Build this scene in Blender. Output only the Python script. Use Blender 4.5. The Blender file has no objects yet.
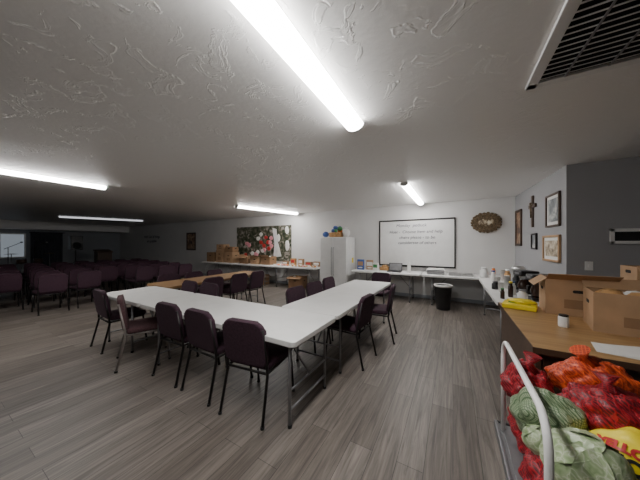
import bpy, bmesh, math, random
from mathutils import Vector, Matrix, noise
from mathutils.bvhtree import BVHTree
random.seed(7)
R=math.radians
ZC=2.62
# ------------------------------------------------------------ materials
def new(name):
    m=bpy.data.materials.new(name); m.use_nodes=True
    nt=m.node_tree; b=nt.nodes['Principled BSDF']
    return m,nt,b
def N(nt,t,**k):
    n=nt.nodes.new(t)
    for a,v in k.items(): setattr(n,a,v)
    return n
def coord(nt,scale=(1,1,1),rot=(0,0,0),kind='Object'):
    tc=N(nt,'ShaderNodeTexCoord'); mp=N(nt,'ShaderNodeMapping')
    mp.inputs['Scale'].default_value=scale; mp.inputs['Rotation'].default_value=rot
    nt.links.new(tc.outputs[kind],mp.inputs['Vector']); return mp.outputs['Vector']
def ramp(nt,fac,stops):
    r=N(nt,'ShaderNodeValToRGB'); e=r.color_ramp.elements
    while len(e)<len(stops): e.new(0.5)
    for i,(p,c) in enumerate(stops):
        e[i].position=p; e[i].color=(c[0],c[1],c[2],1)
    nt.links.new(fac,r.inputs['Fac']); return r.outputs['Color']
def mk(name,col,rough=.6,metal=0,var=.12,scale=8,bump=0,bscale=60,emit=0,stretch=(1,1,1)):
    m,nt,b=new(name)
    v=coord(nt,stretch); n=N(nt,'ShaderNodeTexNoise'); n.inputs['Scale'].default_value=scale; n.inputs['Detail'].default_value=4
    nt.links.new(v,n.inputs['Vector'])
    c=ramp(nt,n.outputs['Fac'],[(.3,[x*(1-var) for x in col]),(.7,[min(1,x*(1+var)) for x in col])])
    nt.links.new(c,b.inputs['Base Color'])
    b.inputs['Roughness'].default_value=rough; b.inputs['Metallic'].default_value=metal
    if bump:
        n2=N(nt,'ShaderNodeTexNoise'); n2.inputs['Scale'].default_value=bscale; nt.links.new(v,n2.inputs['Vector'])
        bp=N(nt,'ShaderNodeBump'); bp.inputs['Strength'].default_value=bump; bp.inputs['Distance'].default_value=.01
        nt.links.new(n2.outputs['Fac'],bp.inputs['Height']); nt.links.new(bp.outputs['Normal'],b.inputs['Normal'])
    return m
def wood(name,c1,c2,rough=.4,stretch=(2,25,25)):
    m,nt,b=new(name); v=coord(nt,stretch)
    n=N(nt,'ShaderNodeTexNoise'); n.inputs['Scale'].default_value=1; n.inputs['Detail'].default_value=6; n.inputs['Distortion'].default_value=.6
    nt.links.new(v,n.inputs['Vector'])
    nt.links.new(ramp(nt,n.outputs['Fac'],[(.3,c1),(.7,c2)]),b.inputs['Base Color']); b.inputs['Roughness'].default_value=rough
    return m
def netmat(name,net,inner,inner2,freq=60):
    m,nt,b=new(name); v=coord(nt)
    outs=[]
    for ax in (R(45),R(-45)):
        mp=N(nt,'ShaderNodeMapping'); mp.inputs['Rotation'].default_value=(ax*.6,ax,ax)
        nt.links.new(v,mp.inputs['Vector'])
        w=N(nt,'ShaderNodeTexWave'); w.inputs['Scale'].default_value=freq/3; w.inputs['Distortion'].default_value=1.5; w.inputs['Detail Scale'].default_value=.4
        nt.links.new(mp.outputs['Vector'],w.inputs['Vector'])
        outs.append(w.outputs['Fac'])
    mx=N(nt,'ShaderNodeMath',operation='MAXIMUM'); nt.links.new(outs[0],mx.inputs[0]); nt.links.new(outs[1],mx.inputs[1])
    gt=N(nt,'ShaderNodeMapRange'); gt.inputs[1].default_value=.7; gt.inputs[2].default_value=.9
    nt.links.new(mx.outputs[0],gt.inputs[0])
    n=N(nt,'ShaderNodeTexNoise'); n.inputs['Scale'].default_value=7; nt.links.new(v,n.inputs['Vector'])
    c=ramp(nt,n.outputs['Fac'],[(.35,inner),(.65,inner2)])
    mix=N(nt,'ShaderNodeMix',data_type='RGBA'); nt.links.new(gt.outputs[0],mix.inputs[0]); nt.links.new(c,mix.inputs[6]); mix.inputs[7].default_value=(*net,1)
    nt.links.new(mix.outputs[2],b.inputs['Base Color']); b.inputs['Roughness'].default_value=.45
    bp=N(nt,'ShaderNodeBump'); bp.inputs['Strength'].default_value=.6; bp.inputs['Distance'].default_value=.004
    nt.links.new(gt.outputs[0],bp.inputs['Height']); nt.links.new(bp.outputs['Normal'],b.inputs['Normal'])
    return m

def floor_mat():
    m,nt,b=new('vinyl_plank'); v=coord(nt,(1,1,1),(0,0,R(90)))
    br=N(nt,'ShaderNodeTexBrick'); br.offset=.37; br.offset_frequency=2
    br.inputs['Scale'].default_value=1; br.inputs['Brick Width'].default_value=1.22; br.inputs['Row Height'].default_value=.17
    br.inputs['Mortar Size'].default_value=.0018; br.inputs['Mortar Smooth'].default_value=.1
    br.inputs['Color1'].default_value=(.125,.104,.088,1); br.inputs['Color2'].default_value=(.200,.174,.152,1); br.inputs['Mortar'].default_value=(.05,.042,.036,1)
    nt.links.new(v,br.inputs['Vector'])
    g=coord(nt,(30,1.5,1)); n=N(nt,'ShaderNodeTexNoise'); n.inputs['Scale'].default_value=1; n.inputs['Detail'].default_value=8; n.inputs['Distortion'].default_value=1.0; n.inputs['Roughness'].default_value=.68
    nt.links.new(g,n.inputs['Vector'])
    gr=ramp(nt,n.outputs['Fac'],[(.3,(.42,.41,.39)),(.5,(.92,.92,.92)),(.72,(1.5,1.5,1.5))])
    mul=N(nt,'ShaderNodeMix',data_type='RGBA',blend_type='MULTIPLY'); mul.inputs[0].default_value=1
    nt.links.new(br.outputs['Color'],mul.inputs[6]); nt.links.new(gr,mul.inputs[7])
    nt.links.new(mul.outputs[2],b.inputs['Base Color']); b.inputs['Roughness'].default_value=.48
    bp=N(nt,'ShaderNodeBump'); bp.inputs['Strength'].default_value=.15; bp.inputs['Distance'].default_value=.003
    nt.links.new(n.outputs['Fac'],bp.inputs['Height']); nt.links.new(bp.outputs['Normal'],b.inputs['Normal'])
    return m
def ceil_mat():
    m,nt,b=new('trowel_plaster'); v=coord(nt)
    n=N(nt,'ShaderNodeTexNoise'); n.inputs['Scale'].default_value=5; n.inputs['Detail'].default_value=4; n.inputs['Distortion'].default_value=1.0; n.inputs['Roughness'].default_value=.6
    nt.links.new(v,n.inputs['Vector'])
    r=ramp(nt,n.outputs['Fac'],[(.55,(0,0,0)),(.59,(1,1,1)),(.66,(.6,.6,.6))])
    n2=N(nt,'ShaderNodeTexNoise'); n2.inputs['Scale'].default_value=24; n2.inputs['Detail'].default_value=4; nt.links.new(v,n2.inputs['Vector'])
    ad=N(nt,'ShaderNodeMath',operation='MULTIPLY_ADD'); nt.links.new(n2.outputs['Fac'],ad.inputs[0]); ad.inputs[1].default_value=.6; nt.links.new(r,ad.inputs[2])
    bp=N(nt,'ShaderNodeBump'); bp.inputs['Strength'].default_value=.45; bp.inputs['Distance'].default_value=.006
    nt.links.new(ad.outputs[0],bp.inputs['Height']); nt.links.new(bp.outputs['Normal'],b.inputs['Normal'])
    b.inputs['Base Color'].default_value=(.82,.81,.795,1); b.inputs['Roughness'].default_value=.5
    return m

M={}
M['floor']=floor_mat(); M['ceil']=ceil_mat()
M['wall']=mk('wall_paint_white',(.66,.655,.645),.75,var=.03,scale=2,bump=.15,bscale=90)
M['wallg']=mk('wall_paint_grey',(.33,.33,.34),.75,var=.03,scale=2,bump=.15,bscale=90)
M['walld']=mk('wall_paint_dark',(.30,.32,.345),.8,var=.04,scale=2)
M['darkdrape']=mk('dark_drape_cloth',(.06,.065,.08),.9,var=.2,scale=10)  # near-black cloth of the added drape on the left wall
M['fabric']=mk('burgundy_fabric',(.044,.017,.031),.9,var=.3,scale=60,bump=.4,bscale=300)
M['fabric2']=mk('mauve_fabric',(.10,.048,.054),.9,var=.25,scale=60,bump=.4,bscale=300)
M['blackm']=mk('black_metal',(.02,.018,.018),.4,.5)
M['tan']=mk('tan_metal',(.33,.30,.28),.4,.6)
M['plastic']=mk('white_plastic',(.78,.775,.76),.45,var=.04,scale=5,bump=.08,bscale=200)
M['grey']=mk('grey_steel',(.28,.28,.29),.4,.7)
M['wood']=wood('table_wood',(.26,.15,.07),(.36,.22,.11))
M['desk']=wood('desk_wood',(.33,.19,.08),(.47,.29,.13),.35,(2,22,22))
M['dkwood']=wood('dark_wood',(.05,.028,.018),(.09,.05,.03),.4)
M['card']=mk('cardboard',(.43,.27,.15),.8,var=.12,scale=5)
M['card2']=mk('cardboard_dark',(.29,.17,.09),.85,var=.12,scale=5)
M['white']=mk('white_enamel',(.74,.74,.73),.35,var=.03)
M['paper']=mk('paper',(.78,.77,.74),.7,var=.03)
M['black']=mk('black_plastic',(.015,.015,.016),.4)
M['void']=mk('dark_void',(.01,.01,.01),.9)
M['red']=mk('red_plastic',(.5,.03,.03),.45)
M['yellow']=mk('yellow_plastic',(.85,.68,.03),.45,var=.08)
M['blue']=mk('blue_plastic',(.05,.11,.35),.45)
M['green']=mk('green_plastic',(.06,.25,.08),.5)
M['orange']=mk('orange_plastic',(.8,.22,.03),.5)
M['pink']=mk('pink_icing',(.7,.3,.35),.5)
M['bread']=mk('bread_crust',(.5,.28,.11),.7,var=.3,scale=20)
M['brass']=mk('carved_bronze',(.15,.105,.06),.5,.3,var=.5,scale=30,bump=.5,bscale=40)
M['foil']=mk('aluminium_foil',(.6,.6,.6),.3,.9,bump=.5,bscale=40)
M['ink']=mk('marker_ink',(.04,.04,.07),.6)
M['glass']=mk('dark_coffee_glass',(.03,.015,.01),.08)
M['rednet']=netmat('red_net',(.42,.012,.022),(.09,.008,.014),(.22,.012,.02),75)
M['orgnet']=netmat('orange_net',(.72,.10,.02),(.34,.025,.012),(.50,.06,.015),75)
M['grnnet']=netmat('green_net',(.10,.17,.08),(.26,.34,.20),(.46,.52,.37),110)
def lampmat(name,s,col=(1,1,1)):
    m,nt,b=new(name)
    v=coord(nt); n=N(nt,'ShaderNodeTexNoise'); n.inputs['Scale'].default_value=2; nt.links.new(v,n.inputs['Vector'])
    c=ramp(nt,n.outputs['Fac'],[(0,[x*.97 for x in col]),(1,col)])
    nt.links.new(c,b.inputs['Emission Color']); b.inputs['Emission Strength'].default_value=s
    b.inputs['Base Color'].default_value=(.8,.8,.8,1)
    return m
M['lamp']=lampmat('lit_diffuser',43,(1,.98,.955))
M['lampdim']=lampmat('dim_diffuser',.9,(.9,.93,1))
M['daylight']=lampmat('window_light',.2,(.75,.87,1))
def picmat(name,stops,scale=6,dist=2,seed=0):
    m,nt,b=new(name); v=coord(nt)
    n=N(nt,'ShaderNodeTexNoise',noise_dimensions='4D'); n.inputs['W'].default_value=seed; n.inputs['Scale'].default_value=scale; n.inputs['Distortion'].default_value=dist; n.inputs['Detail'].default_value=6
    nt.links.new(v,n.inputs['Vector'])
    nt.links.new(ramp(nt,n.outputs['Fac'],stops),b.inputs['Base Color']); b.inputs['Roughness'].default_value=.35
    return m
M['mural']=picmat('garden_print',[(.32,(.01,.015,.008)),(.45,(.045,.06,.03)),(.55,(.13,.12,.09)),(.66,(.40,.37,.34))],5,1.5)
M['pic1']=picmat('portrait_print',[(.35,(.03,.02,.015)),(.5,(.25,.13,.07)),(.65,(.5,.38,.25))],7,1,3)
M['pic2']=picmat('landscape_print',[(.35,(.06,.07,.08)),(.5,(.25,.27,.28)),(.65,(.6,.6,.58))],6,1,5)
M['pic3']=picmat('sepia_print',[(.35,(.12,.08,.05)),(.5,(.45,.36,.24)),(.65,(.75,.68,.55))],9,1,8)
def cabmat():
    m,nt,b=new('cabbage_leaf'); v=coord(nt)
    nz=N(nt,'ShaderNodeTexNoise'); nz.inputs['Scale'].default_value=14; nt.links.new(v,nz.inputs['Vector'])
    mx=N(nt,'ShaderNodeMix',data_type='RGBA',blend_type='LINEAR_LIGHT'); mx.inputs[0].default_value=.12
    nt.links.new(v,mx.inputs[6]); nt.links.new(nz.outputs['Color'],mx.inputs[7])
    w=N(nt,'ShaderNodeTexVoronoi',feature='DISTANCE_TO_EDGE'); w.inputs['Scale'].default_value=16; nt.links.new(mx.outputs[2],w.inputs['Vector'])
    c=ramp(nt,w.outputs['Distance'],[(.0,(.56,.60,.45)),(.05,(.38,.46,.28)),(.35,(.24,.33,.16))])
    nt.links.new(c,b.inputs['Base Color']); b.inputs['Roughness'].default_value=.32
    bp=N(nt,'ShaderNodeBump'); bp.inputs['Strength'].default_value=.6; bp.inputs['Distance'].default_value=.006; bp.invert=True
    nt.links.new(w.outputs['Distance'],bp.inputs['Height']); nt.links.new(bp.outputs['Normal'],b.inputs['Normal'])
    return m
M['cab']=cabmat()

# ------------------------------------------------------------ builder
class B:
    def __init__(s): s.bm=bmesh.new(); s.mats=[]
    def mi(s,m):
        m=M[m] if isinstance(m,str) else m
        if m not in s.mats: s.mats.append(m)
        return s.mats.index(m)
    def box(s,c,size,mat,rot=None,bev=0,seg=2,smooth=False):
        X=Matrix.Translation(c)@(rot.to_4x4() if rot else Matrix())@Matrix.Diagonal((*size,1))
        r=bmesh.ops.create_cube(s.bm,size=1,matrix=X); vs=r['verts']; i=s.mi(mat)
        fs={f for v in vs for f in v.link_faces}
        for f in fs: f.material_index=i; f.smooth=smooth
        if bev:
            es=list({e for v in vs for e in v.link_edges})
            rr=bmesh.ops.bevel(s.bm,geom=es,offset=bev,segments=seg,affect='EDGES',profile=.5)
            for f in rr['faces']: f.smooth=True; f.material_index=i
    def plate(s,pts,t,mat,X=None,bev=0,smooth=False):
        X=X or Matrix(); i=s.mi(mat)
        a=[s.bm.verts.new(X@Vector((p[0],p[1],-t/2))) for p in pts]
        b=[s.bm.verts.new(X@Vector((p[0],p[1],t/2))) for p in pts]
        n=len(pts); fs=[s.bm.faces.new(a[::-1]),s.bm.faces.new(b)]
        for k in range(n): fs.append(s.bm.faces.new((a[k],a[(k+1)%n],b[(k+1)%n],b[k])))
        for f in fs: f.material_index=i; f.smooth=smooth
        if bev:
            es=list(fs[0].edges)+list(fs[1].edges)
            rr=bmesh.ops.bevel(s.bm,geom=es,offset=bev,segments=3,affect='EDGES',profile=.5)
            for f in rr['faces']: f.smooth=True; f.material_index=i
    def tube(s,pts,r,mat,seg=8,closed=False,cap=True):
        pts=[Vector(p) for p in pts]; i=s.mi(mat); n=len(pts); rings=[]
        up=None
        for k,p in enumerate(pts):
            if closed: t=(pts[(k+1)%n]-pts[k-1]).normalized()
            else: t=(pts[min(k+1,n-1)]-pts[max(k-1,0)]).normalized()
            if up is None: up=t.orthogonal().normalized()
            up=(up-t*up.dot(t)); up=up.normalized() if up.length>1e-5 else t.orthogonal().normalized()
            w=t.cross(up); rr=r[k] if isinstance(r,(list,tuple)) else r
            rings.append([s.bm.verts.new(p+(up*math.cos(2*math.pi*j/seg)+w*math.sin(2*math.pi*j/seg))*rr) for j in range(seg)])
        for k in range(n if closed else n-1):
            A=rings[k];Bq=rings[(k+1)%n]
            for j in range(seg):
                f=s.bm.faces.new((A[j],A[(j+1)%seg],Bq[(j+1)%seg],Bq[j])); f.material_index=i; f.smooth=True
        if cap and not closed:
            for q in (rings[0][::-1],rings[-1]):
                f=s.bm.faces.new(q); f.material_index=i
    def lathe(s,prof,c,mat,seg=20,X=None):
        X=X or Matrix(); i=s.mi(mat); c=Vector(c); rings=[]
        for (r,z) in prof:
            rings.append([s.bm.verts.new(X@(c+Vector((max(r,1e-4)*math.cos(2*math.pi*j/seg),max(r,1e-4)*math.sin(2*math.pi*j/seg),z)))) for j in range(seg)])
        for k in range(len(rings)-1):
            for j in range(seg):
                f=s.bm.faces.new((rings[k][j],rings[k][(j+1)%seg],rings[k+1][(j+1)%seg],rings[k+1][j])); f.material_index=i; f.smooth=True
        for q in (rings[0][::-1],rings[-1]):
            f=s.bm.faces.new(q); f.material_index=i
    def blob(s,c,rad,mat,lump=0,ls=4,sub=4,seed=0,flat=None):
        r=bmesh.ops.create_icosphere(s.bm,subdivisions=sub,radius=1); i=s.mi(mat); c=Vector(c)
        off=Vector((seed*3.1,seed*1.7,seed*.9))
        for v in r['verts']:
            d=v.co.normalized(); k=1
            if lump:
                dd=noise.voronoi(d*ls+off)[0][0]; k+=lump*(.55-dd)*1.6
                k+=.12*noise.noise(d*1.7+off)
            p=Vector((d.x*rad[0],d.y*rad[1],d.z*rad[2]))*k
            if flat is not None and p.z<-rad[2]*flat: p.z=-rad[2]*flat
            v.co=c+p
            for f in v.link_faces: f.material_index=i; f.smooth=True
    def obj(s,name,loc=(0,0,0),rz=0,parent=None):
        bmesh.ops.recalc_face_normals(s.bm,faces=s.bm.faces)
        me=bpy.data.meshes.new(name); s.bm.to_mesh(me); s.bm.free()
        for m in s.mats: me.materials.append(m)
        o=bpy.data.objects.new(name,me); bpy.context.collection.objects.link(o)
        o.location=loc; o.rotation_euler=(0,0,rz)
        if parent: o.parent=parent
        return o
def inst(o,loc,rz=0):
    n=bpy.data.objects.new(o.name.split('.')[0],o.data); bpy.context.collection.objects.link(n)
    n.location=loc; n.rotation_euler=(0,0,rz); return n
def rrect(w,h,rt,rb=None,n=5):
    rb=rt if rb is None else rb; pts=[]
    for (cx,cy,a0,r) in ((w/2-rb,-h/2+rb,-90,rb),(w/2-rt,h/2-rt,0,rt),(-w/2+rt,h/2-rt,90,rt),(-w/2+rb,-h/2+rb,180,rb)):
        for k in range(n+1):
            a=R(a0+90*k/n); pts.append((cx+r*math.cos(a),cy+r*math.sin(a)))
    return pts
RX=Matrix.Rotation(R(90),4,'X')
def wall(name,p0,p1,z0,z1,mat,t=.12):
    p0=Vector((*p0,0));p1=Vector((*p1,0)); d=p1-p0; L=d.length; a=math.atan2(d.y,d.x)
    b=B(); b.box((L/2,t/2,(z0+z1)/2),(L,abs(t),z1-z0),mat); return b.obj(name,p0,a)
# ------------------------------------------------------------ room
XL,XR,YF,YB=-19.4,4.5,-4.5,7.1
b=B(); b.box((0,0,-.05),(40,30,.1),'floor'); fl=b.obj('floor')
b=B(); b.box(((XL+XR)/2,(YF+YB)/2,ZC+.05),(XR-XL+.4,YB-YF+.4,.1),'ceil'); b.obj('ceiling')
wall('wall_back',(1.28,YB),(XL,YB),0,ZC,'wall',-.12)
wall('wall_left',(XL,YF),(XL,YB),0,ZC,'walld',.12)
wall('wall_right',(1.40,4.62),(1.28,YB),0,ZC,'wallg',-.12)
wall('wall_recess',(XR,4.62),(1.40,4.62),0,ZC,'wallg',-.12)
wall('wall_side',(XR,YF),(XR,4.62),0,ZC,'wallg',-.12)
wall('wall_front',(XL,YF),(XR,YF),0,ZC,'wallg',-.12)
b=B(); b.box((-18.7,(YF+YB)/2,ZC-.19),(1.2,YB-YF-.02,.38),'ceil'); b.obj('ceiling_soffit')
def base(name,p0,p1,t=-.015):
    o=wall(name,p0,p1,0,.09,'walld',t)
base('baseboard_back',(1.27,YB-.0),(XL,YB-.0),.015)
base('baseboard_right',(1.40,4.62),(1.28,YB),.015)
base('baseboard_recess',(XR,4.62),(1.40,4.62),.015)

# ------------------------------------------------------------ lights
def fixture(p0,p1,lit,w=.165,h=.075):
    p0=Vector(p0);p1=Vector(p1); d=p1-p0; L=d.length
    b=B(); b.box((L/2,0,-.012),(L,w*.9,.024),'white')
    prof=[(math.cos(R(a))*w/2,-.02-math.sin(R(a))*(h-.02)) for a in range(0,181,15)]
    X=Matrix(((0,0,1,L/2),(1,0,0,0),(0,1,0,0),(0,0,0,1)))
    b.plate([(p[0],p[1]) for p in prof],L-.06,lit,X,smooth=False)
    for x in (.012,L-.012): 
        X=Matrix(((0,0,1,x),(1,0,0,0),(0,1,0,0),(0,0,0,1)))
        b.plate([(p[0]*1.05,p[1]*1.03) for p in prof],.024,'white',X)
    return b.obj('ceiling_light',(p0.x,p0.y,ZC),math.atan2(d.y,d.x))
fixture((-.775,-.38),(-.79,2.07),'lamp')
fixture((-.77,4.45),(-.76,6.88),'lamp',.14,.07)
fixture((-5.87,-.50),(-5.83,1.92),'lamp')
fixture((-5.42,4.70),(-4.85,6.9),'lamp')
fixture((-13.6,3.0),(-12.6,5.5),'lampdim')

# ------------------------------------------------------------ vent
b=B(); W,H=.78,.86
for (c,s) in (((0,-H/2+.03,0),(W,.06,.02)),((0,H/2-.03,0),(W,.06,.02)),((-W/2+.03,0,0),(.06,H,.02)),((W/2-.03,0,0),(.06,H,.02))):
    b.box((c[0],c[1],-.01),s,'white',bev=.004)
b.box((0,0,-.002),(W-.1,H-.1,.003),'void')
ny=15
for k in range(ny):
    y=-H/2+.07+(H-.14)*(k+.5)/ny
    b.box((0,y,-.014),(W-.11,.020,.003),'white',rot=Matrix.Rotation(R(20),3,'X'))
for x in (-.2,0.0,.2): b.box((x,0,-.019),(.010,H-.12,.006),'grey')
b.obj('ceiling_vent',(.45+W/2,2.20-H/2,ZC))

# ------------------------------------------------------------ chairs
def chair(fab,met):
    b=B()
    b.box((0,.03,.445),(.44,.44,.065),fab,bev=.028,seg=4,smooth=True)
    X=Matrix.Translation((0,-.225,.655))@Matrix.Rotation(R(90+9),4,'X')
    b.plate(rrect(.43,.38,.075,.03),.055,fab,X,bev=.02)
    for sx in (-1,1):
        b.tube([(sx*.225,-.285,0),(sx*.215,-.20,.38),(sx*.213,-.205,.47),(sx*.205,-.262,.79)],.0125,met)
        b.tube([(sx*.215,.25,0),(sx*.205,.205,.40)],.0125,met)
        b.tube([(sx*.21,-.2,.40),(sx*.205,.22,.405)],.011,met)
        b.lathe([(.017,0),(.017,.02)],(sx*.225,-.284,0),'black',8)
        b.lathe([(.017,0),(.017,.02)],(sx*.215,.249,0),'black',8)
    b.tube([(-.205,.2,.40),(.205,.2,.40)],.011,met)
    b.tube([(-.21,-.2,.40),(.21,-.2,.40)],.011,met)
    return b
first=chair('fabric','blackm').obj('stacking_chair',(-1.60,1.68,0),R(7))
def ch(x,y,deg): 
    return inst(first,(x,y,0),R(deg+random.uniform(-4,4)))
ch(-2.19,1.68,0); ch(-2.75,1.68,3); ch(-4.38,1.62,-4)
chair('fabric2','tan').obj('stacking_chair',(-3.52,1.56,0),R(-22))
ch(-1.20,2.92,90); ch(-1.08,3.80,97)
ch(-1.86,2.95,-90); ch(-1.86,3.50,-90); ch(-1.9,4.13,-90)
ch(-1.45,5.15,180)
ch(-3.55,2.27,180); ch(-4.11,2.27,180)
ch(-4.36,3.02,90); ch(-4.36,3.66,90); ch(-4.38,4.22,90)
ch(-5.15,2.82,-90); ch(-5.15,3.40,-90); ch(-5.15,3.98,-90)
for i in range(6):
    for j in range(7):
        if (i,j) in ((0,0),(0,3)): continue
        ch(-7.9-i*.98+random.uniform(-.08,.08),1.0+j*.60+i*.12,90)

# ------------------------------------------------------------ tables
def ftable(name,x0,x1,y0,y1,top='plastic',inset=(.25,.25),H=.74):
    L,Wd=x1-x0,y1-y0; alongx=L>Wd
    LL,WW=(L,Wd) if alongx else (Wd,L)
    b=B(); X=Matrix.Translation((0,0,H-.0225))
    b.plate(rrect(LL,WW,.04),.045,top,X,bev=.008)
    for sy in (-1,1): b.box((0,sy*(WW/2-.07),H-.055),(LL-.2,.02,.03),'grey')
    for sx,ins in ((-1,inset[0]),(1,inset[1])):
        x=sx*(LL/2-ins); w=WW/2-.08
        b.tube([(x,-w,0),(x,-w,H-.05)],.0135,'grey'); b.tube([(x,w,0),(x,w,H-.05)],.0135,'grey')
        b.tube([(x,-w,H-.06),(x,w,H-.06)],.0135,'grey'); b.tube([(x,-w,.14),(x,w,.14)],.011,'grey')
        b.tube([(x,0,.30),(x-sx*.34,0,H-.06)],.009,'grey'); b.tube([(x,-w,.30),(x,w,.30)],.009,'grey')
        for y in (-w,w): b.lathe([(.018,0),(.018,.025)],(x,y,0),'black',8)
    return b.obj(name,((x0+x1)/2,(y0+y1)/2,0),0 if alongx else R(90))
ftable('folding_table',-3.49,-1.06,1.47,2.23,inset=(.32,.10))
ftable('folding_table',-4.72,-3.50,1.47,2.23,inset=(.12,.36))
ftable('folding_table',-1.82,-1.06,2.24,4.72)
ftable('wooden_folding_table',-5.12,-4.36,2.28,4.74,'wood',(.2,.2))
ftable('folding_table',-2.55,-.72,6.30,7.05)
ftable('folding_table',-.70,1.22,6.30,7.05)
ftable('folding_table',.50,1.24,3.80,6.27)
ftable('folding_table',-5.60,-3.75,6.30,7.05)
ftable('folding_table',-7.50,-5.64,6.30,7.05)
ftable('folding_table',-9.45,-7.55,6.30,7.05)

# ------------------------------------------------------------ fridge
b=B(); 
b.box((0,.04,.86),(.90,.60,1.70),'white',bev=.015)
b.box((-.225,-.30,.90),(.44,.06,1.60),'white',bev=.015); b.box((.225,-.30,.90),(.44,.06,1.60),'white',bev=.015)
for x in (-.03,.03): b.tube([(x,-.34,.55),(x,-.375,.6),(x,-.375,1.35),(x,-.34,1.4)],.011,'grey')
b.box((0,-.28,.05),(.86,.04,.10),'grey'); 
for sx in (-1,1):
    for sy in (-.2,.28): b.lathe([(.02,0),(.02,.03)],(sx*.38,sy,0),'black',8)
b.box((.452,.0,1.35),(.004,.18,.24),'paper'); b.box((.452,.15,1.0),(.004,.12,.16),'yellow')
b.obj('refrigerator',(-3.17,6.72,0))
def basket(name,loc,w,d,h,mat='bread'):
    b=B(); n=4
    for k in range(n):
        s=1+.12*k/n; z=h*(k+.5)/n
        b.tube([(x*w/2*s,y*d/2*s,z) for x,y in ((-1,-.8),(-.8,-1),(.8,-1),(1,-.8),(1,.8),(.8,1),(-.8,1),(-1,.8))],h/n*.52,mat,6,closed=True)
    b.box((0,0,.01),(w*.95,d*.95,.02),mat)
    return b,loc
b,l=basket('w',(0,0,0),.34,.30,.14)
for k in range(7):
    b.blob((random.uniform(-.12,.12),random.uniform(-.1,.1),.17+random.uniform(0,.12)),(.08,.07,.07),random.choice(['blue','orange','white','green','blue']),.2,3,2,k)
b.obj('snack_basket',(-3.20,6.7,1.72))
b=B(); b.blob((0,0,.13),(.12,.10,.13),'white',.15,2,3,3,.98); b.tube([(0,0,.24),(0,0,.30)],[.02,.045],'white'); b.obj('bread_bag',(-2.87,6.72,1.71))
b=B(); b.blob((0,0,.09),(.10,.1,.09),'blue',.15,2,3,5,.98); b.obj('chip_bag',(-3.52,6.60,1.71))

# ------------------------------------------------------------ whiteboard etc.
wb=bpy.data.objects.new('whiteboard',None); bpy.context.collection.objects.link(wb); wb.location=(-.94,7.1,1.53)
b=B(); b.box((0,-.012,0),(1.94,.02,1.27),'white'); b.obj('panel',parent=wb)
b=B()
for c,s in (((0,-.02,.65),(2.0,.035,.035)),((0,-.02,-.65),(2.0,.035,.035)),((-.985,-.02,0),(.03,.035,1.3)),((.985,-.02,0),(.03,.035,1.3)),((0,-.05,-.67),(1.2,.07,.015))): b.box(c,s,'blackm')
b.obj('frame',parent=wb)
def text(s,loc,size,mat,parent,name,rot=(R(90),0,0),shear=.15,ext=.001,off=-.0004):
    c=bpy.data.curves.new(name,'FONT'); c.body=s; c.size=size; c.extrude=ext; c.shear=shear; c.align_x='CENTER'; c.offset=off
    c.materials.append(M[mat]); o=bpy.data.objects.new(name,c); bpy.context.collection.objects.link(o)
    o.location=loc; o.rotation_euler=rot; o.parent=parent; return o
text('Monday  potluck',(-.1,-.026,.46),.12,'ink',wb,'writing_1')
text('Host -  Choose Item and help',(.0,-.026,.28),.115,'ink',wb,'writing_2')
text('chairs please - to be',(.05,-.026,.12),.115,'ink',wb,'writing_3')
text('considerate of others',(.05,-.026,-.03),.115,'ink',wb,'writing_4')
b=B(); n=36
X=Matrix.Translation((0,-.022,0))@RX
b.plate([(.24*math.cos(2*math.pi*k/n),.19*math.sin(2*math.pi*k/n)) for k in range(n)],.04,'brass',X,bev=.01)
b.tube([(.235*math.cos(2*math.pi*k/n),-.03,.185*math.sin(2*math.pi*k/n)) for k in range(n)],.022,'brass',8,True)
for k in range(22):
    a=2*math.pi*k/22; c=Vector((.28*math.cos(a),-.03,.225*math.sin(a)))
    b.blob(c,(.045,.02,.03+.01*(k%2)),'brass',.3,3,2,k)
for k in range(5): b.blob((-.12+.06*k,-.045,.02*math.sin(k*2)),(.035,.02,.08-.012*abs(k-2)),'pic3',.2,3,2,k)
b.obj('carved_wall_plaque',(.71,7.095,2.03))
def frame(name,loc,rz,w,h,fm,pm,fw=.035,mat=None):
    b=B()
    for c,s in (((0,-.015,h/2-fw/2),(w,.03,fw)),((0,-.015,-h/2+fw/2),(w,.03,fw)),((-w/2+fw/2,-.015,0),(fw,.03,h)),((w/2-fw/2,-.015,0),(fw,.03,h))): b.box(c,s,fm,bev=.004)
    if mat: 
        b.box((0,-.006,0),(w-fw,.008,h-fw),mat); b.box((0,-.012,0),(w-fw*2-.1,.006,h-fw*2-.1),pm)
    else: b.box((0,-.008,0),(w-fw,.010,h-fw),pm)
    return b.obj(name,loc,rz)
b=B(); b.box((0,-.01,0),(2.9,.02,1.36),'mural')
b.plate([(.1,.6),(.3,.55),(.35,.1),(.55,-.5),(.15,-.55),(.2,0)],.004,'white',Matrix.Translation((.45,-.023,0))@RX)
for k in range(20): b.blob((random.uniform(-1.0,.5),-.024,random.uniform(-.55,.4)),(.10,.004,.08),random.choice(['pink','red','paper','pink']),.3,3,2,k)
for k in range(6): b.blob((random.uniform(.7,1.3),-.024,random.uniform(-.5,.5)),(.09,.004,.15),'paper',.3,3,2,k)
b.obj('garden_banner',(-6.68,7.09,1.53))
frame('framed_portrait',(-11.45,7.098,1.63),0,.75,.88,'dkwood','pic1',.07)
tx=bpy.data.objects.new('wall_lettering',None); bpy.context.collection.objects.link(tx); tx.location=(-15.3,7.1,1.8)
text('With God all things',(0,-.005,.05),.22,'ink',tx,'line_1',off=.002); text('are possible',(0,-.005,-.2),.22,'ink',tx,'line_2',off=.002)
aw=math.atan2(YB-4.62,1.28-1.40); 
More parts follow.
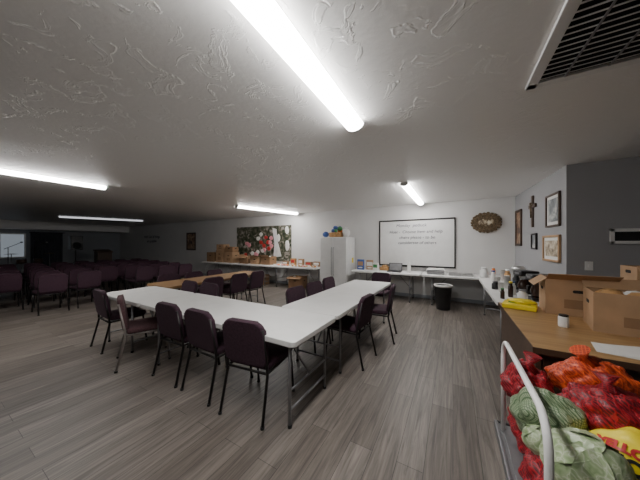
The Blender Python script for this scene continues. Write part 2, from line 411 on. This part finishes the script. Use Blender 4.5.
def rw(y): return 1.398+(1.28-1.40)*(y-4.62)/(YB-4.62)
rr=aw-R(180)
frame('framed_painting',(rw(6.78),6.78,1.86),rr,.42,.80,'dkwood','pic1',.05)
frame('framed_landscape',(rw(5.02),5.02,2.03),rr,.50,.52,'dkwood','pic2',.03,'paper')
frame('framed_certificate',(rw(5.08),5.08,1.43),rr,.62,.42,'card','pic3',.035,'paper')
frame('small_picture_frame',(rw(5.82),5.82,1.55),rr,.26,.30,'blackm','pic2',.03)
b=B(); b.box((0,-.015,0),(.07,.03,.60),'dkwood',bev=.008); b.box((0,-.018,.10),(.36,.03,.07),'dkwood',bev=.008)
b.tube([(0,-.04,-.12),(0,-.04,.12)],[.012,.02],'brass'); b.tube([(-.11,-.04,.13),(0,-.04,.10),(.11,-.04,.13)],.009,'brass'); b.blob((0,-.045,.15),(.02,.02,.025),'brass',sub=2)
b.obj('wall_crucifix',(rw(5.9),5.9,2.12),rr)
frame('framed_notice',(1.98,4.618,1.60),0,.34,.20,'white','black',.04)
b=B(); b.box((0,-.006,0),(.08,.012,.12),'white',bev=.003); b.box((0,-.015,0),(.02,.012,.035),'white'); b.obj('light_switch',(1.62,4.618,1.2))

# ------------------------------------------------------------ desk
b=B(); dx,dy=1.65,1.5
b.box((0,0,.74),(dx,dy,.04),'desk',bev=.005)
b.box((-dx/2+.04,0,.36),(.03,dy-.1,.72),'dkwood'); b.box((dx/2-.04,0,.36),(.03,dy-.1,.72),'dkwood')
b.box((0,-dy/2+.10,.44),(dx-.1,.02,.56),'dkwood'); b.box((0,dy/2-.10,.44),(dx-.1,.02,.56),'dkwood')
b.box((-dx/2+.001,0,.74),(.006,dy,.042),'dkwood'); b.box((0,-dy/2+.001,.74),(dx,.006,.042),'dkwood')
for z in (.62,.40,.18): 
    b.box((-dx/2+.28,-dy/2+.085,z),(.42,.02,.20),'dkwood',bev=.004); b.tube([(-dx/2+.22,-dy/2+.065,z),(-dx/2+.34,-dy/2+.065,z)],.006,'grey')
b.obj('office_desk',(.50+dx/2,2.22+dy/2,0))

def cbox(name,loc,w,d,h,rz=0,flaps=(1,1,1,1),mat='card',fill=None,holes=True):
    b=B(); t=.006
    b.box((0,0,t/2),(w,d,t),mat)
    for c,s in (((0,-d/2,h/2),(w,t,h)),((0,d/2,h/2),(w,t,h)),((-w/2,0,h/2),(t,d,h)),((w/2,0,h/2),(t,d,h))): b.box(c,s,mat)
    if not any(flaps): b.box((0,0,h-.003),(w,d,t),mat); b.box((0,0,h+.001),(w,.06,.002),'bread')
    for i,on in enumerate(flaps):
        if not on: continue
        sx,sy=((0,-1),(0,1),(-1,0),(1,0))[i]; fl=d*.42
        a=R(random.uniform(15,60)); 
        dirv=Vector((sx*math.cos(a),sy*math.cos(a),-math.sin(a)*.6 if random.random()<.5 else math.sin(a)*.6))
        c=Vector((sx*w/2,sy*d/2,h))+dirv*fl/2
        if sy: rot=Matrix.Rotation(math.atan2(dirv.z*sy,abs(dirv.y)),3,'X'); b.box(c,(w,fl,t),mat,rot)
        else: rot=Matrix.Rotation(-math.atan2(dirv.z*sx,abs(dirv.x)),3,'Y'); b.box(c,(fl,d,t),mat,rot)
    if holes:
        for sy in (-1,1):
            X=Matrix.Translation((0,sy*(d/2+.003),h*.68))@RX; b.plate(rrect(.10,.03,.014),.002,'void',X)
        for sx in (-1,1):
            X=Matrix.Translation((sx*(w/2+.003),0,h*.68))@Matrix.Rotation(R(90),4,'Z')@RX; b.plate(rrect(.10,.03,.014),.002,'void',X)
    b.box((0,-d/2-.004,h*.33),(w*.45,.001,h*.25),'card2')
    if fill:
        for k in range(6): b.blob((random.uniform(-.28,.28)*w,random.uniform(-.28,.28)*d,h*.75),(w*.18,d*.18,h*.28),random.choice(fill),.2,3,2,k)
    return b.obj(name,loc,rz)
cbox('cardboard_box',(1.13,3.53,.76),.50,.34,.37,R(-5),(1,0,1,0),'card')
cbox('cardboard_box',(1.36,3.02,.76),.58,.38,.33,R(-10),(0,1,0,1),'card',('paper','bread'))
cbox('cardboard_box',(1.82,3.48,.76),.56,.38,.36,R(6),(0,0,0,0),'card2')
cbox('cardboard_box',(1.70,3.46,1.125),.42,.30,.16,R(-4),(1,0,0,0),'card',('black','card2','paper'))
b=B()
for k in range(4): b.box((k*.03,k*.02,.001+k*.0015),(.28,.215,.001),'paper',Matrix.Rotation(R(k*9),3,'Z'))
b.obj('paper_sheets',(1.02,2.42,.76),R(-12))
b=B(); b.lathe([(.033,0),(.036,.01),(.036,.085),(.03,.095)],(0,0,0),'paper',16); b.lathe([(.032,.095),(.032,.11)],(0,0,0),'black',16); b.obj('spice_jar',(.86,2.90,.76))
b=B(); b.box((0,0,.03),(.30,.22,.06),'yellow',bev=.012); b.box((0,0,.0615),(.2,.1,.003),'green'); b.blob((.02,.02,.075),(.13,.09,.03),'yellow',.2,3,3,2); b.obj('yellow_snack_package',(.67,3.50,.76),R(-15))
# ------------------------------------------------------------ side-table appliances
def coffee(name,loc,rz):
    b=B(); b.box((0,0,.02),(.20,.26,.04),'black',bev=.008); b.box((0,.09,.18),(.20,.08,.30),'black',bev=.01); b.box((0,0,.31),(.20,.25,.08),'black',bev=.015)
    b.lathe([(.055,.045),(.075,.07),(.078,.14),(.05,.2),(.055,.22)],(0,-.03,0),'glass',18)
    b.tube([(0,-.09,.2),(0,-.14,.19),(0,-.14,.1),(0,-.1,.08)],.009,'black'); b.box((0,-.126,.31),(.1,.004,.03),'grey')
    return b.obj(name,loc,rz)
coffee('coffee_maker',(.98,4.72,.74),R(-70)); coffee('coffee_maker',(1.02,4.20,.74),R(-80))
b=B(); b.lathe([(.12,0),(.12,.02),(.11,.03),(.11,.30),(.115,.31),(.08,.36),(.02,.37)],(0,0,0),'foil',24); b.tube([(-.11,0,.06),(-.15,0,.06),(-.15,0,.03)],.01,'black')
b.tube([(0,-.12,.26),(0,-.16,.27),(0,-.16,.2),(0,-.12,.2)],.008,'black'); b.tube([(0,.12,.26),(0,.16,.27),(0,.16,.2),(0,.12,.2)],.008,'black'); b.obj('coffee_urn',(1.03,5.45,.74))
def cups(loc,n=8,mat='paper'):
    b=B()
    for k in range(n): b.lathe([(.03,k*.015),(.042,k*.015+.1),(.044,k*.015+.1)],(0,0,0),mat,14)
    return b.obj('paper_cup_stack',loc)
cups((.80,5.05,.74),9); cups((.70,5.25,.74),6); cups((.9,6.1,.74),10); cups((.66,4.62,.74),5)
def jar(name,loc,r,h,mat,lid): 
    b=B(); b.lathe([(r*.95,0),(r,.01),(r,h*.75),(r*.7,h*.85),(r*.7,h)],(0,0,0),mat,16); b.lathe([(r*.75,h),(r*.75,h*1.12)],(0,0,0),lid,16); return b.obj(name,loc)
jar('creamer_bottle',(.78,4.50,.74),.04,.18,'paper','blue'); jar('sugar_canister',(.80,4.02,.74),.055,.14,'white','grey'); jar('coffee_can',(1.08,5.08,.74),.07,.16,'dkwood','black')
jar('syrup_bottle',(.72,4.28,.74),.03,.2,'glass','yellow'); jar('water_pitcher',(.62,6.55,.74),.08,.2,'white','white'); jar('soda_bottle',(-1.02,6.62,.74),.045,.25,'paper','white')
jar('soap_bottle',(.82,6.75,.74),.04,.2,'orange','white'); jar('juice_bottle',(.92,5.75,.74),.05,.24,'bread','white'); jar('water_bottle',(.68,5.62,.74),.04,.22,'paper','blue')
jar('spice_jar',(.95,5.95,.74),.04,.13,'red','black'); jar('thermos',(1.12,4.5,.74),.05,.30,'black','grey')
jar('thermos',(.90,4.92,.74),.05,.26,'black','black'); jar('hot_sauce_bottle',(.60,4.10,.74),.025,.13,'glass','green'); jar('sugar_canister',(.62,4.9,.74),.05,.12,'black','grey')
b=B(); b.box((0,0,.06),(.42,.3,.12),'white',bev=.01)
for k in range(3): b.box((0,-.153,.025+k*.037),(.38,.006,.028),'grey')
b.box((0,0,.13),(.36,.26,.02),'paper'); b.obj('paper_tray_organizer',(-.38,6.65,.74))
b=B(); b.plate(rrect(.5,.32,.03),.012,'foil',Matrix.Translation((0,0,.006))); 
for s in ((0,-.16,.5,.01),(0,.16,.5,.01)): b.box((0,s[1],.03),(.48,.012,.05),'foil')
for s in (-.25,.25): b.box((s,0,.03),(.012,.31,.05),'foil')
b.obj('foil_tray',(.16,6.62,.74))
b=B(); b.box((0,0,.012),(.36,.25,.02),'black',bev=.004); b.box((0,.15,.12),(.36,.012,.22),'black',Matrix.Rotation(R(-15),3,'X'),bev=.003); b.box((0,.142,.12),(.33,.003,.19),'grey',Matrix.Rotation(R(-15),3,'X')); b.obj('laptop',(-1.40,6.62,.74))
def cereal(loc,w,d,h,mat,mat2,rz=0,name='cereal_box'):
    b=B(); b.box((0,0,h/2),(w,d,h),mat,bev=.003); b.box((0,-d/2-.001,h*.6),(w*.8,.002,h*.4),mat2); b.box((0,-d/2-.001,h*.2),(w*.6,.002,h*.12),'paper'); return b.obj(name,loc,rz)
cereal((-2.40,6.72,.74),.2,.07,.30,'blue','card'); cereal((-2.16,6.84,.74),.2,.07,.28,'card','paper',.1); cereal((-1.92,6.62,.74),.16,.06,.22,'paper','green',-.2)
b,l=basket('x',(0,0,0),.24,.2,.09); b.blob((0,0,.1),(.09,.07,.05),'bread',.3,3,2,1); b.obj('bread_basket',(-1.72,6.88,.74))
def pastry(loc,w=.28,d=.22,cols=('bread','pink','orange','bread','paper')):
    b=B(); b.box((0,0,.006),(w,d,.012),'paper')
    for i in range(4):
        for j in range(3): b.blob((-w/2+w*(i+.5)/4,-d/2+d*(j+.5)/3,.03),(w*.11,d*.15,.025),random.choice(cols),.1,3,2,i+j)
    return b.obj('pastry_tray',loc)
random.seed(3)
for x in (-3.95,-4.30,-4.65,-5.05,-5.42): pastry((x,6.5+random.uniform(-.03,.05),.74))
for k,x in enumerate((-3.98,-4.3,-4.62,-4.95,-5.3)):
    cereal((x,6.84,.74),random.uniform(.18,.26),.12,random.uniform(.12,.26),random.choice(['bread','paper','bread','card','card2']),random.choice(['paper','red','paper']),random.uniform(-.1,.1),'donut_box')
for x,w,h in ((-5.95,.42,.3),(-6.5,.44,.26),(-7.1,.42,.28),(-7.95,.46,.42),(-8.5,.44,.5),(-9.1,.44,.4)):
    cbox('cardboard_box',(x,6.66,.74),w,.36,h,random.uniform(-.1,.1),(0,0,0,0) if h>.35 else (1,0,1,0),random.choice(['card','card2']),('bread','paper','red') if h<.35 else None)
cbox('cardboard_box',(-8.5,6.66,1.245),.40,.32,.24,.1,(0,0,0,0),'card'); cbox('cardboard_box',(-7.95,6.66,1.165),.40,.32,.22,.1,(0,0,0,0),'card2')
cbox('cardboard_box',(-4.6,6.6,0),.5,.4,.4,.1,(1,0,0,1),'card2',('bread','paper'))
cbox('cardboard_box',(-6.3,6.6,0),.5,.4,.35,-.1,(1,0,0,1),'card',('bread','green'))
b=B(); b.lathe([(.14,0),(.145,.01),(.18,.52),(.188,.53),(.188,.55),(.172,.55),(.165,.45)],(0,0,0),'black',24)
b.lathe([(.19,.52),(.194,.56),(.178,.565),(.17,.52)],(0,0,0),'paper',24); b.obj('waste_basket',(-.2,6.12,0))

# ------------------------------------------------------------ platform cart + produce
b=B(); cx0,cx1,cy0,cy1,bz=.26,1.42,1.02,2.02,.27
cxm,cym=(cx0+cx1)/2,(cy0+cy1)/2
b.box((0,0,bz-.02),(cx1-cx0,cy1-cy0,.04),'grey',bev=.008)
b.box((0,0,bz+.004),(cx1-cx0-.06,cy1-cy0-.06,.01),'grey')
for s in (-1,1):
    b.box((s*(cx1-cx0)/2,0,bz-.02),(.02,cy1-cy0+.02,.055),'grey',bev=.005); b.box((0,s*(cy1-cy0)/2,bz-.02),(cx1-cx0,.02,.055),'black',bev=.005)
for sx in (-1,1):
    for sy in (-1,1):
        X=Matrix.Translation((sx*(.44),sy*.38,.075))@RX
        b.lathe([(.03,-.018),(.075,-.018),(.075,.018),(.03,.018)],(0,0,0),'black',18,X); b.box((sx*.44,sy*.38-.028,.13),(.04,.005,.15),'grey'); b.box((sx*.44,sy*.38+.028,.13),(.04,.005,.15),'grey'); b.box((sx*.44,sy*.38,.21),(.1,.08,.02),'grey')
hx=-(cx1-cx0)/2+.03; ya,yb_=1.10-cym,1.95-cym; zt=.88; pts=[(hx,yb_,bz)]
pts.append((hx,yb_,zt-.12))
for k in range(1,7): a=R(15*k); pts.append((hx,yb_-.12+.12*math.cos(a),zt-.12+.12*math.sin(a)))
for k in range(0,6): a=R(90+15*k); pts.append((hx,ya+.12+.12*math.cos(a),zt-.12+.12*math.sin(a)))
pts+=[(hx,ya,zt-.12),(hx,ya,bz)]
b.tube(pts,.0135,'plastic',12)
b.obj('platform_cart',(cxm,cym,0))
def bag(name,ctr,rad,mat,lump,ls,seed,neck=None,sub=5):
    b=B(); b.blob((0,0,0),rad,mat,lump,ls,sub,seed,.85)
    if neck:
        x,y,z=neck; b.tube([(x*.4,y*.4,rad[2]*.85),(x,y,rad[2]*1.12),(x*1.5,y*1.5,rad[2]*1.12+z)],[.06,.016,.045],mat,12)
    return b.obj(name,ctr)
Z=bz+.01
bag('red_net_bag_of_onions',(.44,1.80,Z+.13),(.14,.16,.15),'rednet',.2,2.6,11)
bag('red_net_bag_of_onions',(.42,1.48,Z+.11),(.13,.15,.13),'rednet',.2,2.6,12)
bag('cabbage_net_bag',(.74,1.30,Z+.11),(.16,.15,.13),'grnnet',.16,1.5,6)
bag('red_net_bag_of_onions',(.76,1.68,Z+.13),(.16,.18,.15),'rednet',.2,2.4,13)
bag('cabbage_net_bag',(.44,1.18,Z+.10),(.14,.13,.12),'grnnet',.16,1.5,16)
bag('red_net_bag_of_onions',(.38,1.83,.66),(.11,.12,.12),'rednet',.2,2.4,1,(.02,.0,.05))
bag('cabbage_net_bag',(.42,1.61,.61),(.14,.11,.14),'grnnet',.2,1.6,2)
bag('red_net_bag_of_onions',(.66,1.68,.67),(.17,.13,.13),'rednet',.2,2.3,4,(0,.02,.04))
bag('orange_net_bag',(.68,1.90,.72),(.18,.10,.13),'orgnet',.18,2.6,5,(-.04,-.02,.04))
def cabbage(loc,r,seed):
    b=B(); rnd=random.Random(seed); b.blob((0,0,r),(r*.9,r*.9,r*.85),'cab',0,1,3)
    for k in range(9):
        q=Matrix.Rotation(2*math.pi*k/9*2+rnd.random(),3,'Z')@Matrix.Rotation(R(rnd.uniform(35,85)),3,'Y'); i=b.mi('cab')
        grid=[]; nn=10; rad=r*(.92+.014*k)
        for u in range(nn):
            row=[]
            for v in range(18):
                th=R(58)*u/(nn-1); ph=2*math.pi*v/18
                e=u/(nn-1)
                rr_=rad*(1+.035*math.sin(ph*5+k)*e**2+.10*e**5+.012*math.cos(ph*9)*e)
                row.append(b.bm.verts.new(Vector((0,0,r))+q@Vector((math.sin(th+.001)*math.cos(ph),math.sin(th+.001)*math.sin(ph),math.cos(th)))*rr_))
            grid.append(row)
        for u in range(nn-1):
            for v in range(18):
                f=b.bm.faces.new((grid[u][v],grid[u][(v+1)%18],grid[u+1][(v+1)%18],grid[u+1][v])); f.material_index=i; f.smooth=True
    return b.obj('cabbage',loc)
cabbage((.46,1.34,.49),.12,1); cabbage((.36,1.50,.50),.06,2)
b=B(); b.blob((0,0,0),(.15,.14,.17),'yellow',.10,1.6,5,9,.85)
b.bm.normal_update(); bvh=BVHTree.FromBMesh(b.bm)
sack=b.obj('yellow_onion_sack',(.65,1.47,.55))
def onsurf(s,origin,size,name,mat='black'):
    c=bpy.data.curves.new(name,'FONT'); c.body=s; c.size=size; c.offset=.003; c.align_x='CENTER'; c.align_y='CENTER'
    t=bpy.data.objects.new('tmp',c); bpy.context.collection.objects.link(t); bpy.context.view_layer.update()
    me=bpy.data.meshes.new_from_object(t); bpy.data.objects.remove(t)
    n=Vector((-.4,-.6,.7)).normalized(); u=Vector((0,0,1)).cross(n).normalized(); v=n.cross(u)
    bm=bmesh.new(); bm.from_mesh(me)
    bmesh.ops.subdivide_edges(bm,edges=bm.edges,cuts=2)
    bmesh.ops.triangulate(bm,faces=bm.faces)
    for w in bm.verts:
        p=Vector(origin)+u*w.co.x+v*w.co.y+n*.6
        h=bvh.ray_cast(p,-n)
        w.co=(h[0]+n*.006) if h[0] else (p-n*.6)
    bm.to_mesh(me); bm.free(); me.materials.clear(); me.materials.append(M[mat])
    o=bpy.data.objects.new(name,me); bpy.context.collection.objects.link(o); o.parent=sack
onsurf('ONIONS',(0,0,-.02),.062,'lettering_1'); onsurf('YELLOW',(0,.0,.05),.045,'lettering_2','red')

# ------------------------------------------------------------ far stage end
b=B(); b.box((-.01,0,0),(.02,1.5,1.15),'daylight')
for c,s in (((.02,0,.6),(.05,1.62,.06)),((.02,0,-.6),(.05,1.62,.06)),((.02,-.78,0),(.05,.06,1.2)),((.02,.78,0),(.05,.06,1.2)),((.02,0,0),(.04,.04,1.15))): b.box(c,s,'white')
b.obj('window_1',(XL+.03,2.3,1.42))
b=B()
for k in range(18): b.tube([(.03*(k%2),-.55+k*.063,.05),(.03*(k%2),-.55+k*.063,2.1)],.045,'darkdrape',8)
b.tube([(.02,-.65,2.12),(.02,.65,2.12)],.02,'blackm'); b.obj('added_dark_drape',(XL+.09,3.85,0))  # invented drape, added to make this stretch of wall read dark
b=B(); b.box((0,0,1.55),(.36,.42,.66),'black',bev=.02)
X=Matrix.Translation((.185,0,1.42))@Matrix.Rotation(R(90),4,'Y'); b.lathe([(.16,0),(.15,.01),(.05,-.01)],(0,0,0),'void',20,X)
b.tube([(0,0,.3),(0,0,1.25)],.018,'blackm')
for k in range(3): a=2.1*k; b.tube([(0,0,.75),(.42*math.cos(a),.42*math.sin(a),.01)],.012,'blackm')
b.obj('speaker_on_stand',(-15.6,4.0,0))
def mic(loc):
    b=B(); b.lathe([(.14,0),(.14,.02),(.02,.03)],(0,0,0),'blackm',16); b.tube([(0,0,.02),(0,0,1.35)],.011,'blackm'); b.tube([(0,-.1,1.3),(.0,.3,1.55)],.009,'blackm'); b.blob((0,.33,1.57),(.03,.04,.03),'grey',sub=2); b.obj('microphone_stand',loc)
mic((-14.8,2.6,0)); mic((-15.2,2.0,0))
b=B(); b.lathe([(.28,0),(.28,.38)],(0,0,0),'white',24,Matrix.Translation((0,0,.28))@Matrix.Rotation(R(90),4,'Y'))
for y in (-.25,.25): b.lathe([(.15,.6),(.15,.8)],(-.1,y,0),'dkwood',18); b.tube([(-.1,y,.3),(-.1,y,.6)],.012,'grey')
for y in (-.55,.6): b.tube([(0,y,0),(0,y,1.05)],.012,'grey'); b.lathe([(.22,1.04),(.03,1.07)],(0,y,0),'brass',20)
b.obj('drum_kit',(-17.2,2.9,0))
b=B(); b.box((0,0,.55),(.5,.6,1.1),'dkwood',bev=.01); b.box((0,0,1.12),(.56,.66,.05),'dkwood',Matrix.Rotation(R(12),3,'Y')); b.obj('lectern',(-16.5,5.3,0))

# ------------------------------------------------------------ world / camera
w=bpy.data.worlds.new('World'); bpy.context.scene.world=w; w.use_nodes=True
w.node_tree.nodes['Background'].inputs[0].default_value=(.6,.65,.7,1); w.node_tree.nodes['Background'].inputs[1].default_value=.02
cd=bpy.data.cameras.new('camera'); cam=bpy.data.objects.new('camera',cd); bpy.context.collection.objects.link(cam)
cam.location=(0,0,1.5); cam.rotation_euler=(R(90),0,R(29.5)); cd.sensor_width=36; cd.lens=36*235/640; cd.shift_y=4/640; cd.clip_start=.03; cd.clip_end=100
bpy.context.scene.camera=cam
